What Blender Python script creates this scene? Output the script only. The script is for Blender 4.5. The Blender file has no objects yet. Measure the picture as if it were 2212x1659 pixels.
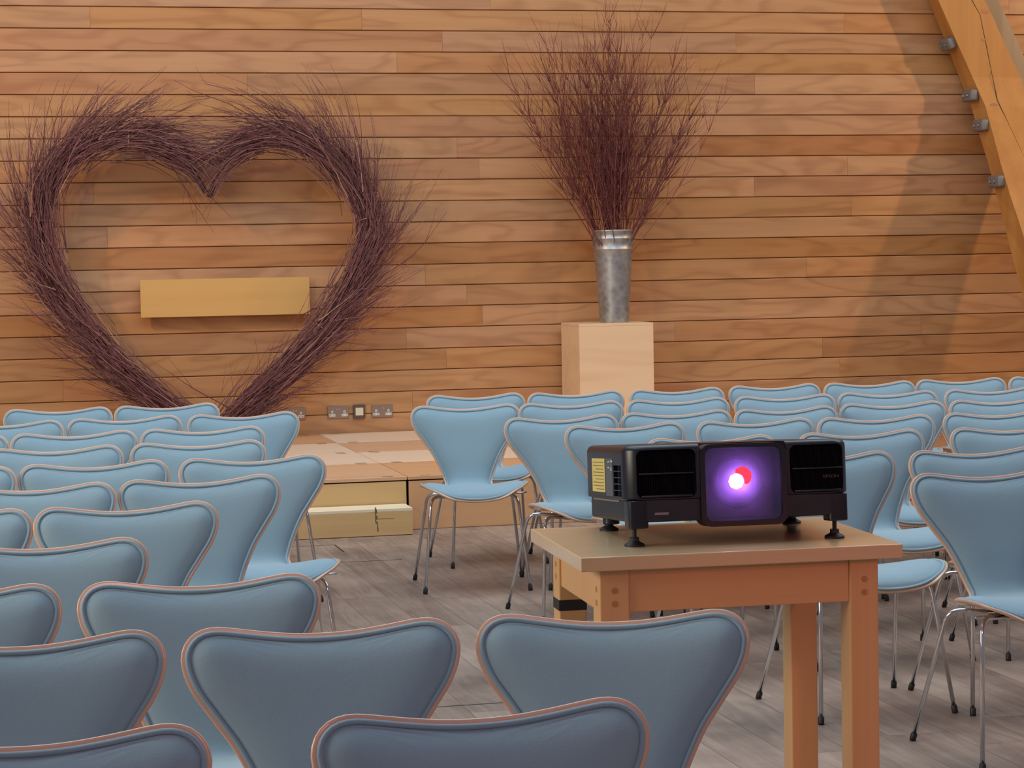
import bpy, bmesh, math, random
import numpy as np
from mathutils import Vector, Matrix

rng = random.Random(11)
SC = bpy.context.scene
COL = SC.collection
R = math.radians

# ------------------------------------------------------------------ helpers
def tag(o, label=None, cat=None, group=None, kind=None):
    if label: o['label'] = label
    if cat: o['category'] = cat
    if group: o['group'] = group
    if kind: o['kind'] = kind
    return o

def empty(name, loc, rz=0.0):
    o = bpy.data.objects.new(name, None)
    COL.objects.link(o)
    o.location = loc
    o.rotation_euler = (0, 0, rz)
    o.empty_display_size = 0.05
    return o

def link(name, me, mat=None, parent=None):
    o = bpy.data.objects.new(name, me)
    COL.objects.link(o)
    if mat and not me.materials:
        me.materials.append(mat)
    if parent: o.parent = parent
    return o

def from_bm(name, bm, mat=None, parent=None, smooth=False, sharp=None):
    bmesh.ops.recalc_face_normals(bm, faces=bm.faces[:])
    me = bpy.data.meshes.new(name)
    if smooth:
        for f in bm.faces: f.smooth = True
        if sharp is not None:
            for e in bm.edges:
                if len(e.link_faces) == 2 and e.calc_face_angle(0) > sharp:
                    e.smooth = False
    bm.to_mesh(me); bm.free()
    return link(name, me, mat, parent)

def box(bm, x0, x1, y0, y1, z0, z1, bev=0.0, seg=2, M=None):
    vs = [bm.verts.new(p) for p in ((x0,y0,z0),(x1,y0,z0),(x1,y1,z0),(x0,y1,z0),(x0,y0,z1),(x1,y0,z1),(x1,y1,z1),(x0,y1,z1))]
    fs = [bm.faces.new([vs[i] for i in q]) for q in ((0,3,2,1),(4,5,6,7),(0,1,5,4),(1,2,6,5),(2,3,7,6),(3,0,4,7))]
    if bev > 0:
        es = list({e for f in fs for e in f.edges})
        r = bmesh.ops.bevel(bm, geom=es, offset=bev, segments=seg, profile=0.5, affect='EDGES')
        vs = list({v for v in vs if v.is_valid} | set(r['verts']))
    if M is not None:
        for v in vs: v.co = M @ v.co
    return vs

def catmull(pts, n, closed=False):
    P = [np.array(p, float) for p in pts]
    out = []
    m = len(P)
    segs = m if closed else m-1
    for i in range(segs):
        if closed: a,b,c,d = P[(i-1)%m],P[i],P[(i+1)%m],P[(i+2)%m]
        else:
            b,c = P[i],P[i+1]
            a = P[i-1] if i>0 else 2*b-c
            d = P[i+2] if i+2<m else 2*c-b
        for k in range(n):
            t=k/n
            out.append(0.5*((2*b)+(c-a)*t+(2*a-5*b+4*c-d)*t*t+(3*b-a-3*c+d)*t**3))
    if not closed: out.append(P[-1])
    return np.array(out)

def tube_data(V, F, pts, radii, sides=8, cap=True, closed=False):
    """append a tube swept along pts to the vertex/face lists"""
    n = len(pts)
    base = len(V)
    up = None
    for i in range(n):
        if closed: t = pts[(i+1)%n]-pts[(i-1)%n]
        elif i==0: t = pts[1]-pts[0]
        elif i==n-1: t = pts[-1]-pts[-2]
        else: t = pts[i+1]-pts[i-1]
        t = t/(np.linalg.norm(t)+1e-12)
        if up is None:
            h = np.array([0,0,1.0]) if abs(t[2])<0.9 else np.array([1.0,0,0])
            up = np.cross(np.cross(t,h),t)
        up = up - t*np.dot(up,t); up /= np.linalg.norm(up)+1e-12
        sd = np.cross(t,up)
        r = radii[i] if hasattr(radii,'__len__') else radii
        for k in range(sides):
            a = 2*math.pi*k/sides
            V.append(tuple(pts[i]+r*(math.cos(a)*up+math.sin(a)*sd)))
    m = n if closed else n-1
    for i in range(m):
        j=(i+1)%n
        for k in range(sides):
            k2=(k+1)%sides
            F.append((base+i*sides+k, base+i*sides+k2, base+j*sides+k2, base+j*sides+k))
    if cap and not closed:
        F.append(tuple(base+k for k in range(sides))[::-1])
        F.append(tuple(base+(n-1)*sides+k for k in range(sides)))
    return base, len(V)

def mesh_obj(name, V, F, mat=None, parent=None, smooth=True):
    me = bpy.data.meshes.new(name)
    me.from_pydata(V, [], F)
    if smooth: me.polygons.foreach_set('use_smooth', [True]*len(me.polygons))
    me.update()
    return link(name, me, mat, parent)

def lathe(bm, prof, seg=32, M=None, close_bottom=True, close_top=False):
    rings=[]
    for r,z in prof:
        ring=[]
        for k in range(seg):
            a=2*math.pi*k/seg
            p=Vector((r*math.cos(a),r*math.sin(a),z))
            ring.append(bm.verts.new(M@p if M is not None else p))
        rings.append(ring)
    for a,b in zip(rings,rings[1:]):
        for k in range(seg):
            bm.faces.new((a[k],a[(k+1)%seg],b[(k+1)%seg],b[k]))
    if close_bottom: bm.faces.new(rings[0][::-1])
    if close_top: bm.faces.new(rings[-1])

# ------------------------------------------------------------------ materials
def lin(r,g,b):
    f=lambda c: (c/255/12.92) if c/255<=0.04045 else ((c/255+0.055)/1.055)**2.4
    return (f(r),f(g),f(b),1.0)

class NT:
    def __init__(s,name):
        s.m=bpy.data.materials.new(name); s.m.use_nodes=True
        s.t=s.m.node_tree; s.t.nodes.clear()
        s.out=s.n('ShaderNodeOutputMaterial')
    def n(s,typ,**kw):
        o=s.t.nodes.new(typ)
        for k,v in kw.items(): setattr(o,k,v)
        return o
    def l(s,a,b): s.t.links.new(a,b)
    def math(s,op,a,b=None,c=None):
        o=s.n('ShaderNodeMath',operation=op)
        for i,x in enumerate((a,b,c)):
            if x is None: continue
            if isinstance(x,(int,float)): o.inputs[i].default_value=x
            else: s.l(x,o.inputs[i])
        return o.outputs[0]
    def noise(s,vec,scale=1.0,detail=3.0,rough=0.55,dist=0.0):
        o=s.n('ShaderNodeTexNoise')
        o.inputs['Scale'].default_value=scale; o.inputs['Detail'].default_value=detail
        o.inputs['Roughness'].default_value=rough; o.inputs['Distortion'].default_value=dist
        if vec is not None: s.l(vec,o.inputs['Vector'])
        return o.outputs['Fac']
    def ramp(s,fac,stops):
        o=s.n('ShaderNodeValToRGB')
        e=o.color_ramp.elements
        while len(e)<len(stops): e.new(0.5)
        for el,(p,c) in zip(e,stops):
            el.position=p; el.color=c
        s.l(fac,o.inputs[0])
        return o.outputs[0]
    def mix(s,fac,a,b,mode='MIX'):
        o=s.n('ShaderNodeMix',data_type='RGBA',blend_type=mode)
        for sock,x in ((o.inputs[0],fac),(o.inputs[6],a),(o.inputs[7],b)):
            if isinstance(x,(int,float)): sock.default_value=x
            elif isinstance(x,tuple): sock.default_value=x
            else: s.l(x,sock)
        return o.outputs[2]
    def coord(s,kind='Object'):
        return s.n('ShaderNodeTexCoord').outputs[kind]
    def scale(s,vec,sx,sy,sz,off=None):
        o=s.n('ShaderNodeMapping')
        o.inputs['Scale'].default_value=(sx,sy,sz)
        s.l(vec,o.inputs['Vector'])
        if off is not None:
            if isinstance(off,tuple): o.inputs['Location'].default_value=off
            else: s.l(off,o.inputs['Location'])
        return o.outputs[0]
    def bsdf(s,color=None,rough=0.5,metal=0.0,coat=0.0,bump=None,bstr=0.2,bdist=0.01,spec=None,sheen=0.0,**kw):
        o=s.n('ShaderNodeBsdfPrincipled')
        if color is not None:
            if isinstance(color,tuple): o.inputs['Base Color'].default_value=color
            else: s.l(color,o.inputs['Base Color'])
        if isinstance(rough,(int,float)): o.inputs['Roughness'].default_value=rough
        else: s.l(rough,o.inputs['Roughness'])
        o.inputs['Metallic'].default_value=metal
        o.inputs['Coat Weight'].default_value=coat
        o.inputs['Coat Roughness'].default_value=0.15
        if spec is not None: o.inputs['Specular IOR Level'].default_value=spec
        if sheen: 
            o.inputs['Sheen Weight'].default_value=sheen
            o.inputs['Sheen Roughness'].default_value=0.5
        if bump is not None:
            b=s.n('ShaderNodeBump'); b.inputs['Strength'].default_value=bstr; b.inputs['Distance'].default_value=bdist
            s.l(bump,b.inputs['Height']); s.l(b.outputs[0],o.inputs['Normal'])
        s.l(o.outputs[0],s.out.inputs[0])
        return o

def wood(name, light, dark, axis='x', freq=9.0, gscale=1.0, rough=0.5, per_board=False, coat=0.0, streak=0.35, hue=0.0, lines=0.55, ab=None):
    """plank wood with cathedral figure; grain runs along the given axis"""
    T=NT(name)
    c=T.coord('Object')
    if per_board:
        at=T.n('ShaderNodeAttribute',attribute_name='board')
        off=T.n('ShaderNodeVectorMath',operation='SCALE'); off.inputs['Scale'].default_value=37.0
        T.l(at.outputs['Color'],off.inputs[0]); off=off.outputs[0]
    else: off=None
    a,b=ab or (0.45*gscale,4.2*gscale)
    S={'x':(a,b,b),'y':(b,a,b),'z':(b,b,a)}[axis]
    S2={'x':(2.2,90,90),'y':(90,2.2,90),'z':(90,90,2.2)}[axis]
    S3={'x':(.5,14,14),'y':(14,.5,14),'z':(14,14,.5)}[axis]
    n1=T.noise(T.scale(c,*S,off=off),1.0,2.0,0.45,0.3)
    ring=T.math('SINE',T.math('MULTIPLY',n1,freq*6.0))
    ring=T.math('MULTIPLY_ADD',ring,0.5,0.5)
    ring=T.math('POWER',ring,2.5)
    fine=T.noise(T.scale(c,*S2,off=off),1.0,3.0,0.6)
    broad=T.noise(T.scale(c,*S3,off=off),1.0,3.0,0.6)
    f=T.math('MULTIPLY_ADD',ring,lines,T.math('MULTIPLY',fine,streak))
    f=T.math('ADD',f,T.math('MULTIPLY_ADD',broad,0.9,-0.45))
    f=T.math('MINIMUM',T.math('MAXIMUM',f,0.0),1.0)
    col=T.mix(f,light,dark)
    if per_board:
        sep=T.n('ShaderNodeSeparateColor'); T.l(at.outputs['Color'],sep.inputs[0])
        tone=T.ramp(sep.outputs[0],[(0.0,(0.87,0.84,0.80,1)),(0.3,(0.96,0.95,0.94,1)),(0.7,(1.02,1.03,1.03,1)),(1.0,(1.10,1.12,1.14,1))])
        col=T.mix(1.0,col,tone,'MULTIPLY')
        hs=T.n('ShaderNodeHueSaturation')
        T.l(T.math('MULTIPLY_ADD',sep.outputs[1],0.008,0.4955),hs.inputs['Hue'])
        T.l(T.math('MULTIPLY_ADD',sep.outputs[2],0.14,0.91),hs.inputs['Saturation'])
        T.l(col,hs.inputs['Color']); col=hs.outputs[0]
    T.bsdf(col,rough,coat=coat,bump=fine,bstr=0.12,bdist=0.002)
    return T.m

def plain(name,color,rough=0.5,metal=0.0,bump_scale=None,bstr=0.1,var=0.0,**kw):
    T=NT(name)
    c=T.coord('Object')
    col=color
    if var:
        n=T.noise(c,6.0,4.0)
        col=T.mix(n,tuple(x*(1-var) for x in color[:3])+(1,),tuple(min(1,x*(1+var)) for x in color[:3])+(1,))
    b=T.noise(c,bump_scale,3.0) if bump_scale else None
    T.bsdf(col,rough,metal,bump=b,bstr=bstr,bdist=0.001,**kw)
    return T.m

M={}
M['wall']=wood('cladding_wood',(0.535,0.264,0.108,1),(0.35,0.146,0.052,1),'x',6.5,1.0,0.42,per_board=True,lines=0.42,ab=(1.0,4.6))
M['beam']=wood('beam_wood',(0.54,0.255,0.068,1),(0.36,0.135,0.028,1),'z',2.2,0.7,0.45,lines=0.3)
M['greybeam']=wood('weathered_wood',(0.42,0.31,0.19,1),(0.25,0.17,0.10,1),'z',2.0,0.7,0.6,lines=0.3)
M['birch']=wood('birch_ply',(0.78,0.56,0.35,1),(0.68,0.45,0.26,1),'x',3.2,1.3,0.45,lines=0.45,streak=0.2)
M['birch_y']=wood('yellow_ply',(0.72,0.475,0.22,1),(0.58,0.36,0.15,1),'x',2.2,0.8,0.5,lines=0.35,streak=0.25)
M['board']=wood('yellow_board',(0.66,0.38,0.125,1),(0.55,0.29,0.08,1),'x',1.6,0.7,0.42,lines=0.3,streak=0.2)
M['ply_pink']=wood('deck_ply',(0.68,0.42,0.25,1),(0.57,0.33,0.18,1),'x',2.0,0.8,0.4,lines=0.3,streak=0.2)
M['ply_light']=wood('deck_ply_light',(0.82,0.64,0.48,1),(0.72,0.53,0.38,1),'x',2.0,0.8,0.4,lines=0.3,streak=0.2)
M['ply_orange']=wood('deck_ply_orange',(0.66,0.37,0.19,1),(0.55,0.28,0.13,1),'x',2.0,0.8,0.4,lines=0.3,streak=0.2)
M['tread']=wood('tread_ply',(0.86,0.74,0.53,1),(0.78,0.63,0.42,1),'x',1.5,0.8,0.45,lines=0.2,streak=0.2)
M['beech']=wood('beech_top',(0.64,0.44,0.25,1),(0.54,0.34,0.18,1),'x',1.5,0.8,0.25,lines=0.15,streak=0.3,coat=0.5)
M['beech_leg']=wood('beech_leg',(0.64,0.38,0.175,1),(0.54,0.295,0.12,1),'z',1.5,0.8,0.35,lines=0.2,streak=0.35)
M['beech_rail']=wood('beech_rail',(0.64,0.38,0.175,1),(0.54,0.295,0.12,1),'x',1.5,0.8,0.35,lines=0.2,streak=0.35)
M['dowel']=plain('dowel',(0.44,0.19,0.075,1),0.4)
M['dark_gap']=plain('dark_gap',(0.02,0.014,0.01,1),0.8)
M['shell']=wood('shell_veneer',(0.66,0.42,0.30,1),(0.55,0.32,0.21,1),'x',2.0,2.0,0.32,lines=0.25,streak=0.3,coat=0.3)
M['chrome']=plain('chrome',(0.70,0.70,0.72,1),0.10,1.0)
M['steel']=plain('dull_steel',(0.42,0.42,0.43,1),0.35,1.0)
M['rubber']=plain('black_rubber',(0.012,0.012,0.014,1),0.55)
M['black_frame']=plain('black_frame',(0.008,0.008,0.010,1),0.5)
M['tape']=plain('black_tape',(0.012,0.012,0.014,1),0.45)
M['cast']=plain('cast_iron',(0.21,0.195,0.19,1),0.55,0.3,bump_scale=60,bstr=0.3)
M['plate']=plain('socket_plate',(0.42,0.34,0.29,1),0.32,0.75)
M['dark_plate']=plain('switch_surround',(0.16,0.12,0.10,1),0.4,0.5)
M['white']=plain('white_plastic',(0.80,0.76,0.70,1),0.4)
M['cream']=plain('cream_plastic',(0.80,0.72,0.52,1),0.4)
M['black_plastic']=plain('black_plastic',(0.0035,0.0045,0.012,1),0.33,bump_scale=900,bstr=0.08)
M['grey_plastic']=plain('charcoal_plastic',(0.010,0.012,0.020,1),0.42,bump_scale=900,bstr=0.08)
M['grille_black']=plain('grille_black',(0.0022,0.0020,0.004,1),0.6,spec=0.1)
M['label_yellow']=plain('label_yellow',(0.62,0.50,0.16,1),0.5)
M['label_ink']=plain('label_ink',(0.16,0.12,0.04,1),0.6)
M['label_grey']=plain('label_grey',(0.085,0.088,0.10,1),0.45)
M['label_white']=plain('label_white',(0.45,0.46,0.50,1),0.5)
M['badge']=plain('badge_grey',(0.19,0.16,0.18,1),0.4)
M['logo']=plain('logo_print',(0.10,0.055,0.06,1),0.5)

def fabric():
    T=NT('pale_blue_felt')
    c=T.coord('Object')
    n=T.noise(c,420,2.0,0.7); n2=T.noise(c,9,3.0)
    w=T.noise(T.scale(c,160,700,700),1.0,2.0,0.6)
    col=T.mix(n2,(0.225,0.338,0.408,1),(0.250,0.366,0.436,1))
    col=T.mix(T.math('MULTIPLY',n,0.22),col,(0.34,0.44,0.51,1))
    T.bsdf(col,0.9,bump=T.math('ADD',n,T.math('MULTIPLY',w,0.6)),bstr=0.22,bdist=0.0015,sheen=0.25,spec=0.2)
    return T.m
M['felt']=fabric()

def galv():
    T=NT('galvanised_steel')
    c=T.coord('Object')
    v=T.n('ShaderNodeTexVoronoi'); v.inputs['Scale'].default_value=26; T.l(c,v.inputs['Vector'])
    n=T.noise(c,7,4.0)
    f=T.math('MULTIPLY_ADD',v.outputs['Distance'],0.5,T.math('MULTIPLY',n,0.6))
    col=T.ramp(f,[(0.2,(0.27,0.28,0.29,1)),(0.8,(0.52,0.53,0.54,1))])
    T.bsdf(col,T.math('MULTIPLY_ADD',n,0.25,0.30),0.85,bump=n,bstr=0.08,bdist=0.002)
    return T.m
M['galv']=galv()

def twig_mat(name,lo,mid,hi):
    T=NT(name)
    at=T.n('ShaderNodeAttribute',attribute_name='tw')
    col=T.ramp(at.outputs['Fac'],[(0.0,lo),(0.55,mid),(0.86,mid),(1.0,hi)])
    T.bsdf(col,0.55)
    return T.m
M['twig']=twig_mat('willow_twigs',(0.075,0.022,0.030,1),(0.25,0.096,0.100,1),(0.55,0.34,0.22,1))
M['stem']=twig_mat('dogwood_stems',(0.10,0.020,0.024,1),(0.23,0.060,0.052,1),(0.42,0.24,0.12,1))

def floor_mat():
    T=NT('grey_oak_planks')
    c=T.coord('Object')
    sep=T.n('ShaderNodeSeparateXYZ'); T.l(c,sep.inputs[0])
    W,L=0.185,1.25
    u=T.math('DIVIDE',sep.outputs[0],W)
    iu=T.math('FLOOR',u); fu=T.math('FRACT',u)
    wn=T.n('ShaderNodeTexWhiteNoise',noise_dimensions='1D'); T.l(iu,wn.inputs['W'])
    v=T.math('DIVIDE',T.math('MULTIPLY_ADD',wn.outputs['Value'],3.0,sep.outputs[1]),L)
    iv=T.math('FLOOR',v); fv=T.math('FRACT',v)
    cb=T.n('ShaderNodeCombineXYZ'); T.l(iu,cb.inputs[0]); T.l(iv,cb.inputs[1])
    wn2=T.n('ShaderNodeTexWhiteNoise',noise_dimensions='2D'); T.l(cb.outputs[0],wn2.inputs['Vector'])
    off=T.n('ShaderNodeVectorMath',operation='SCALE'); off.inputs['Scale'].default_value=23.0
    T.l(wn2.outputs['Color'],off.inputs[0])
    g=T.noise(T.scale(c,9,0.9,1,off=off.outputs[0]),1.0,4.0,0.6,0.6)
    ring=T.math('MULTIPLY_ADD',T.math('SINE',T.math('MULTIPLY',g,26.0)),0.5,0.5)
    fine=T.noise(T.scale(c,130,4,1,off=off.outputs[0]),1.0,3.0,0.65)
    blot=T.noise(c,1.7,4.0,0.6)
    f=T.math('ADD',T.math('MULTIPLY',ring,0.22),T.math('MULTIPLY',fine,0.5))
    f=T.math('ADD',f,T.math('MULTIPLY_ADD',blot,1.5,-0.66))
    f=T.math('ADD',f,T.math('MULTIPLY_ADD',wn2.outputs['Value'],0.34,-0.17))
    f=T.math('MINIMUM',T.math('MAXIMUM',f,0.0),1.0)
    col=T.mix(f,(0.43,0.31,0.245,1),(0.135,0.088,0.066,1))
    # joints
    e=T.math('MINIMUM',fu,T.math('SUBTRACT',1.0,fu))
    j1=T.math('LESS_THAN',e,0.008)
    e2=T.math('MINIMUM',fv,T.math('SUBTRACT',1.0,fv))
    j2=T.math('LESS_THAN',e2,0.0012)
    j=T.math('MAXIMUM',j1,j2)
    col=T.mix(T.math('MULTIPLY',j,0.6),col,(0.06,0.045,0.035,1))
    T.bsdf(col,T.math('MULTIPLY_ADD',blot,0.2,0.36),bump=T.math('SUBTRACT',fine,j),bstr=0.15,bdist=0.002)
    return T.m
M['floor']=floor_mat()

def emit(name,color,strength):
    T=NT(name)
    e=T.n('ShaderNodeEmission'); e.inputs[0].default_value=color; e.inputs[1].default_value=strength
    T.l(e.outputs[0],T.out.inputs[0])
    return T.m
M['lamp_core']=emit('projector_light',(0.80,0.52,1.0,1),70.0)
M['painted_red']=emit('painted_red_gleam',(1.0,0.055,0.10,1),1.15)  # emission standing in for a reflection on the lens, not a lamp
M['lamp_violet']=emit('projector_violet_light',(0.36,0.10,1.0,1),0.16)

def halo_glass():
    T=NT('halo_glass')
    c=T.coord('Object')
    n=T.noise(c,14,4.0,0.6)
    tr=T.n('ShaderNodeBsdfTransparent')
    tl=T.n('ShaderNodeBsdfTranslucent'); tl.inputs[0].default_value=(0.58,0.30,1.0,1)  # violet tint put in so the pane glows as a halo
    gl=T.n('ShaderNodeBsdfGlossy'); gl.inputs['Roughness'].default_value=0.06; gl.inputs[0].default_value=(1,1,1,1)
    m1=T.n('ShaderNodeMixShader'); T.l(T.math('MULTIPLY_ADD',n,0.24,-0.02),m1.inputs[0])
    T.l(tr.outputs[0],m1.inputs[1]); T.l(tl.outputs[0],m1.inputs[2])
    m2=T.n('ShaderNodeMixShader'); m2.inputs[0].default_value=0.035
    T.l(m1.outputs[0],m2.inputs[1]); T.l(gl.outputs[0],m2.inputs[2])
    T.l(m2.outputs[0],T.out.inputs[0])
    return T.m
M['glass']=halo_glass()

# ------------------------------------------------------------------ camera
PSI,THE,ROL,HC,FPX = 0.236152274, 0.0553521663, 0.0182082723, 1.42642, 4780.0
fw=Vector((math.sin(PSI)*math.cos(THE), math.cos(PSI)*math.cos(THE), -math.sin(THE)))
r0=Vector((math.cos(PSI),-math.sin(PSI),0)); u0=r0.cross(fw)
cr,sr=math.cos(ROL),math.sin(ROL)
r1=cr*r0-sr*u0; u1=sr*r0+cr*u0
cam=bpy.data.cameras.new('camera'); cam.sensor_width=36.0; cam.lens=FPX/2212*36.0
cam.clip_start=0.05; cam.clip_end=200
co=bpy.data.objects.new('camera',cam); COL.objects.link(co)
m3=Matrix((r1,u1,-fw)).transposed()
co.matrix_world=Matrix.Translation((0,0,HC))@m3.to_4x4()
SC.camera=co

# ------------------------------------------------------------------ setting
YW=14.78
def build_wall():
    V,F,B=[],[],[]
    pitch,z0=0.1433,0.1275
    ch,gap,dep=0.0055,0.0019,0.016
    r=random.Random(5)
    for k in range(-1,33):
        za,zb=z0+pitch*k+gap, z0+pitch*(k+1)-gap
        x=-4.0-r.random()*2.0
        while x<12.0:
            ln=r.uniform(1.6,4.3)
            xe=min(x+ln,12.0)
            c=(r.random(),r.random(),r.random(),1.0)
            b=len(V); g=0.0006
            yo=r.uniform(-0.0012,0.0012)
            xa,xb=x+g,xe-g
            prof=[(YW+dep,za),(YW+ch+yo,za),(YW+yo,za+ch*0.7),(YW+yo,zb-ch),(YW+ch+yo,zb),(YW+dep,zb)]
            for (yy,zz) in prof:
                V.append((xa,yy,zz)); V.append((xb,yy,zz))
            for i in range(5):
                F.append((b+2*i,b+2*i+1,b+2*i+3,b+2*i+2)); B.append(c)
            F.append(tuple(b+2*i for i in range(6))); B.append(c)
            F.append(tuple(b+2*i+1 for i in range(5,-1,-1))); B.append(c)
            x=xe
    b=len(V)
    V += [(-4,YW+dep,0),(12,YW+dep,0),(12,YW+dep,4.9),(-4,YW+dep,4.9),(-4,YW+dep+0.1,0),(12,YW+dep+0.1,0),(12,YW+dep+0.1,4.9),(-4,YW+dep+0.1,4.9)]
    nb=len(F)
    F += [(b,b+1,b+2,b+3),(b+5,b+4,b+7,b+6),(b+4,b,b+3,b+7),(b+1,b+5,b+6,b+2),(b+3,b+2,b+6,b+7),(b+4,b+5,b+1,b)]
    B += [(0,0,0,1)]*6
    me=bpy.data.meshes.new('wall_back'); me.from_pydata(V,[],F)
    a=me.color_attributes.new('board','FLOAT_COLOR','CORNER')
    i=0
    for p,c in zip(me.polygons,B):
        for li in p.loop_indices: a.data[li].color=c
    me.materials.append(M['wall']); me.materials.append(M['dark_gap'])
    for p in me.polygons[nb:]: p.material_index=1
    o=link('wall_back',me); tag(o,kind='structure')
build_wall()

bm=bmesh.new()
box(bm,-4,12,-2.5,YW+0.1,-0.12,0.0)
nf=len(bm.faces)
for (xa,xb,ya,yb) in ((1.30,1.735,11.118,11.126),(1.727,1.735,10.83,11.126),(1.10,1.95,10.446,10.455),(0.9,1.72,6.909,6.917),(1.712,1.72,6.917,7.5)):
    box(bm,xa,xb,ya,yb,-0.004,0.0006)
bm.faces.ensure_lookup_table()
for f in bm.faces[nf:]: f.material_index=1
o=from_bm('floor',bm,M['floor']); o.data.materials.append(M['dark_gap']); tag(o,kind='structure')

# ------------------------------------------------------------------ staging decks and step
ZS=0.288
YR=[11.60,12.46,13.21,13.97,14.755]
XC=[0.71,2.207,3.707,5.207]
tone={(0,0):'ply_pink',(0,1):'ply_light',(0,2):'ply_light',(0,3):'ply_orange',
      (1,0):'ply_orange',(1,1):'ply_light',(1,2):'ply_pink',(1,3):'ply_light',
      (2,0):'ply_pink',(2,1):'ply_orange',(2,2):'ply_light',(2,3):'ply_pink'}
toneword={'ply_pink':'tan','ply_light':'pale','ply_orange':'orange brown'}
colword=['left of the stage seam','right of the stage seam','under and beside the plinth']
rowword=['front','second','third','back']
for i in range(3):
    for j in range(4):
        xa,xb=XC[i]+0.003,XC[i+1]-0.003; ya,yb=YR[j]+0.002,YR[j+1]-0.002
        t=empty('stage_deck',((xa+xb)/2,(ya+yb)/2,0))
        tw=toneword[tone[(i,j)]]
        tag(t,'%s plywood stage deck, %s row, %s'%(tw,rowword[j],colword[i]),'stage platform','plywood decks of the low stage')
        hx,hy=(xb-xa)/2,(yb-ya)/2
        bm=bmesh.new(); box(bm,-hx,hx,-hy,hy,ZS-0.019,ZS,0.0015,1)
        from_bm('deck_top',bm,M[tone[(i,j)]],t)
        bm=bmesh.new()
        y0=-hy+(0.022 if j==0 else 0.01)
        box(bm,-hx+0.01,hx-0.01,y0,hy-0.01,0.0,ZS-0.020)
        from_bm('deck_frame',bm,M['dark_gap'],t)
        bm=bmesh.new()
        for sx in (-1,1):
            for sy in (-1,1):
                cx,cy=sx*(hx-0.10),sy*(hy-0.028)
                box(bm,cx-0.03,cx+0.03,cy-0.006,cy+0.006,ZS-0.002,ZS+0.0008)
        from_bm('hand_slot',bm,M['dark_gap'],t)
        if j==0:
            bm=bmesh.new(); box(bm,-hx+0.004,hx-0.004,-hy+0.002,-hy+0.020,0.002,ZS-0.026,0.001,1)
            from_bm('riser_panel',bm,M['birch_y'] if i==0 else M['ply_orange'],t)

t=empty('stage_step',(1.49,11.493,0))
tag(t,'low plywood step with pale tread in front of the stage','step')
bm=bmesh.new(); box(bm,-0.70,0.70,-0.106,0.100,0.128,0.1435,0.001,1); from_bm('tread',bm,M['tread'],t)
bm=bmesh.new(); box(bm,-0.70,0.70,-0.106,-0.088,0.003,0.1275,0.001,1); from_bm('riser',bm,M['birch_y'],t)
bm=bmesh.new()
for s in (-1,1):
    a,b=sorted((s*0.70,s*0.682)); box(bm,a,b,-0.0875,0.100,0.003,0.1275,0.001,1)
from_bm('side_panel',bm,M['birch_y'],t)
bm=bmesh.new()
rr=random.Random(3)
pts=[(0.515+rr.uniform(-.006,.006)-0.01*k/8,0.025+0.085*k/8) for k in range(13)]
for (x,z),(x2,z2) in zip(pts,pts[1:]):
    box(bm,min(x,x2)-0.002,max(x,x2)+0.002,-0.1066,-0.1055,z,z2)
box(bm,0.515,0.60,-0.1066,-0.1055,0.090,0.0925)
from_bm('crack',bm,M['label_ink'],t)

# ------------------------------------------------------------------ chairs
CEN=catmull([(-.272,.398),(-.262,.415),(-.235,.424),(-.18,.430),(-.10,.430),(-.02,.424),(.05,.419),(.098,.424),(.126,.448),(.143,.490),(.161,.56),(.192,.665),(.230,.785)],24)
d=np.linalg.norm(np.diff(CEN,axis=0),axis=1); CS=np.concatenate([[0],np.cumsum(d)]); ST=CS[-1]
def cen(s):
    y=np.interp(s,CS,CEN[:,0]); z=np.interp(s,CS,CEN[:,1])
    e=0.012
    y2=np.interp(np.minimum(s+e,ST),CS,CEN[:,0]); z2=np.interp(np.minimum(s+e,ST),CS,CEN[:,1])
    y1=np.interp(np.maximum(s-e,0),CS,CEN[:,0]); z1=np.interp(np.maximum(s-e,0),CS,CEN[:,1])
    ty,tz=y2-y1,z2-z1; L=np.hypot(ty,tz); return y,z,-tz/L,ty/L
def dish(s):
    return np.interp(s,[0,.06,.2,.36,.46,.6,ST],[1.0,.78,.64,.42,.14,.16,.22])
def shell_pt(x,s,h):
    y,z,ny,nz=cen(s)
    k=h+dish(s)*x*x
    # beyond the centre line's ends the surface continues straight
    return np.stack([x,y+ny*k,z+nz*k],-1)
hx=[0,.05,.10,.14,.17,.19,.208,.224,.238,.2465,.25,.2475,.241,.228,.209,.188,.165,.144,.126,.112]
hz=[-.017,-.0155,-.0105,-.005,-.001,0,-.0025,-.009,-.021,-.036,-.053,-.073,-.093,-.118,-.144,-.173,-.205,-.243,-.282,-.320]
half=[(x,ST+z*1.047) for x,z in zip(hx,hz)]
half+=[(.106,.413),(.112,.392),(.124,.370),(.148,.345),(.180,.312),(.208,.278),(.228,.240),(.237,.200),(.238,.165),(.232,.125),(.216,.085),(.190,.050),(.152,.023),(.105,.008),(.055,.002),(0,0)]
full=[(-x,s) for x,s in half[::-1][1:-1]][::-1]
full=full[::-1]            # left side going front -> back
loop=half+full             # closed: top centre, right side down to the front, left side back up
OUTL=catmull(loop,5,closed=True)
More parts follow.
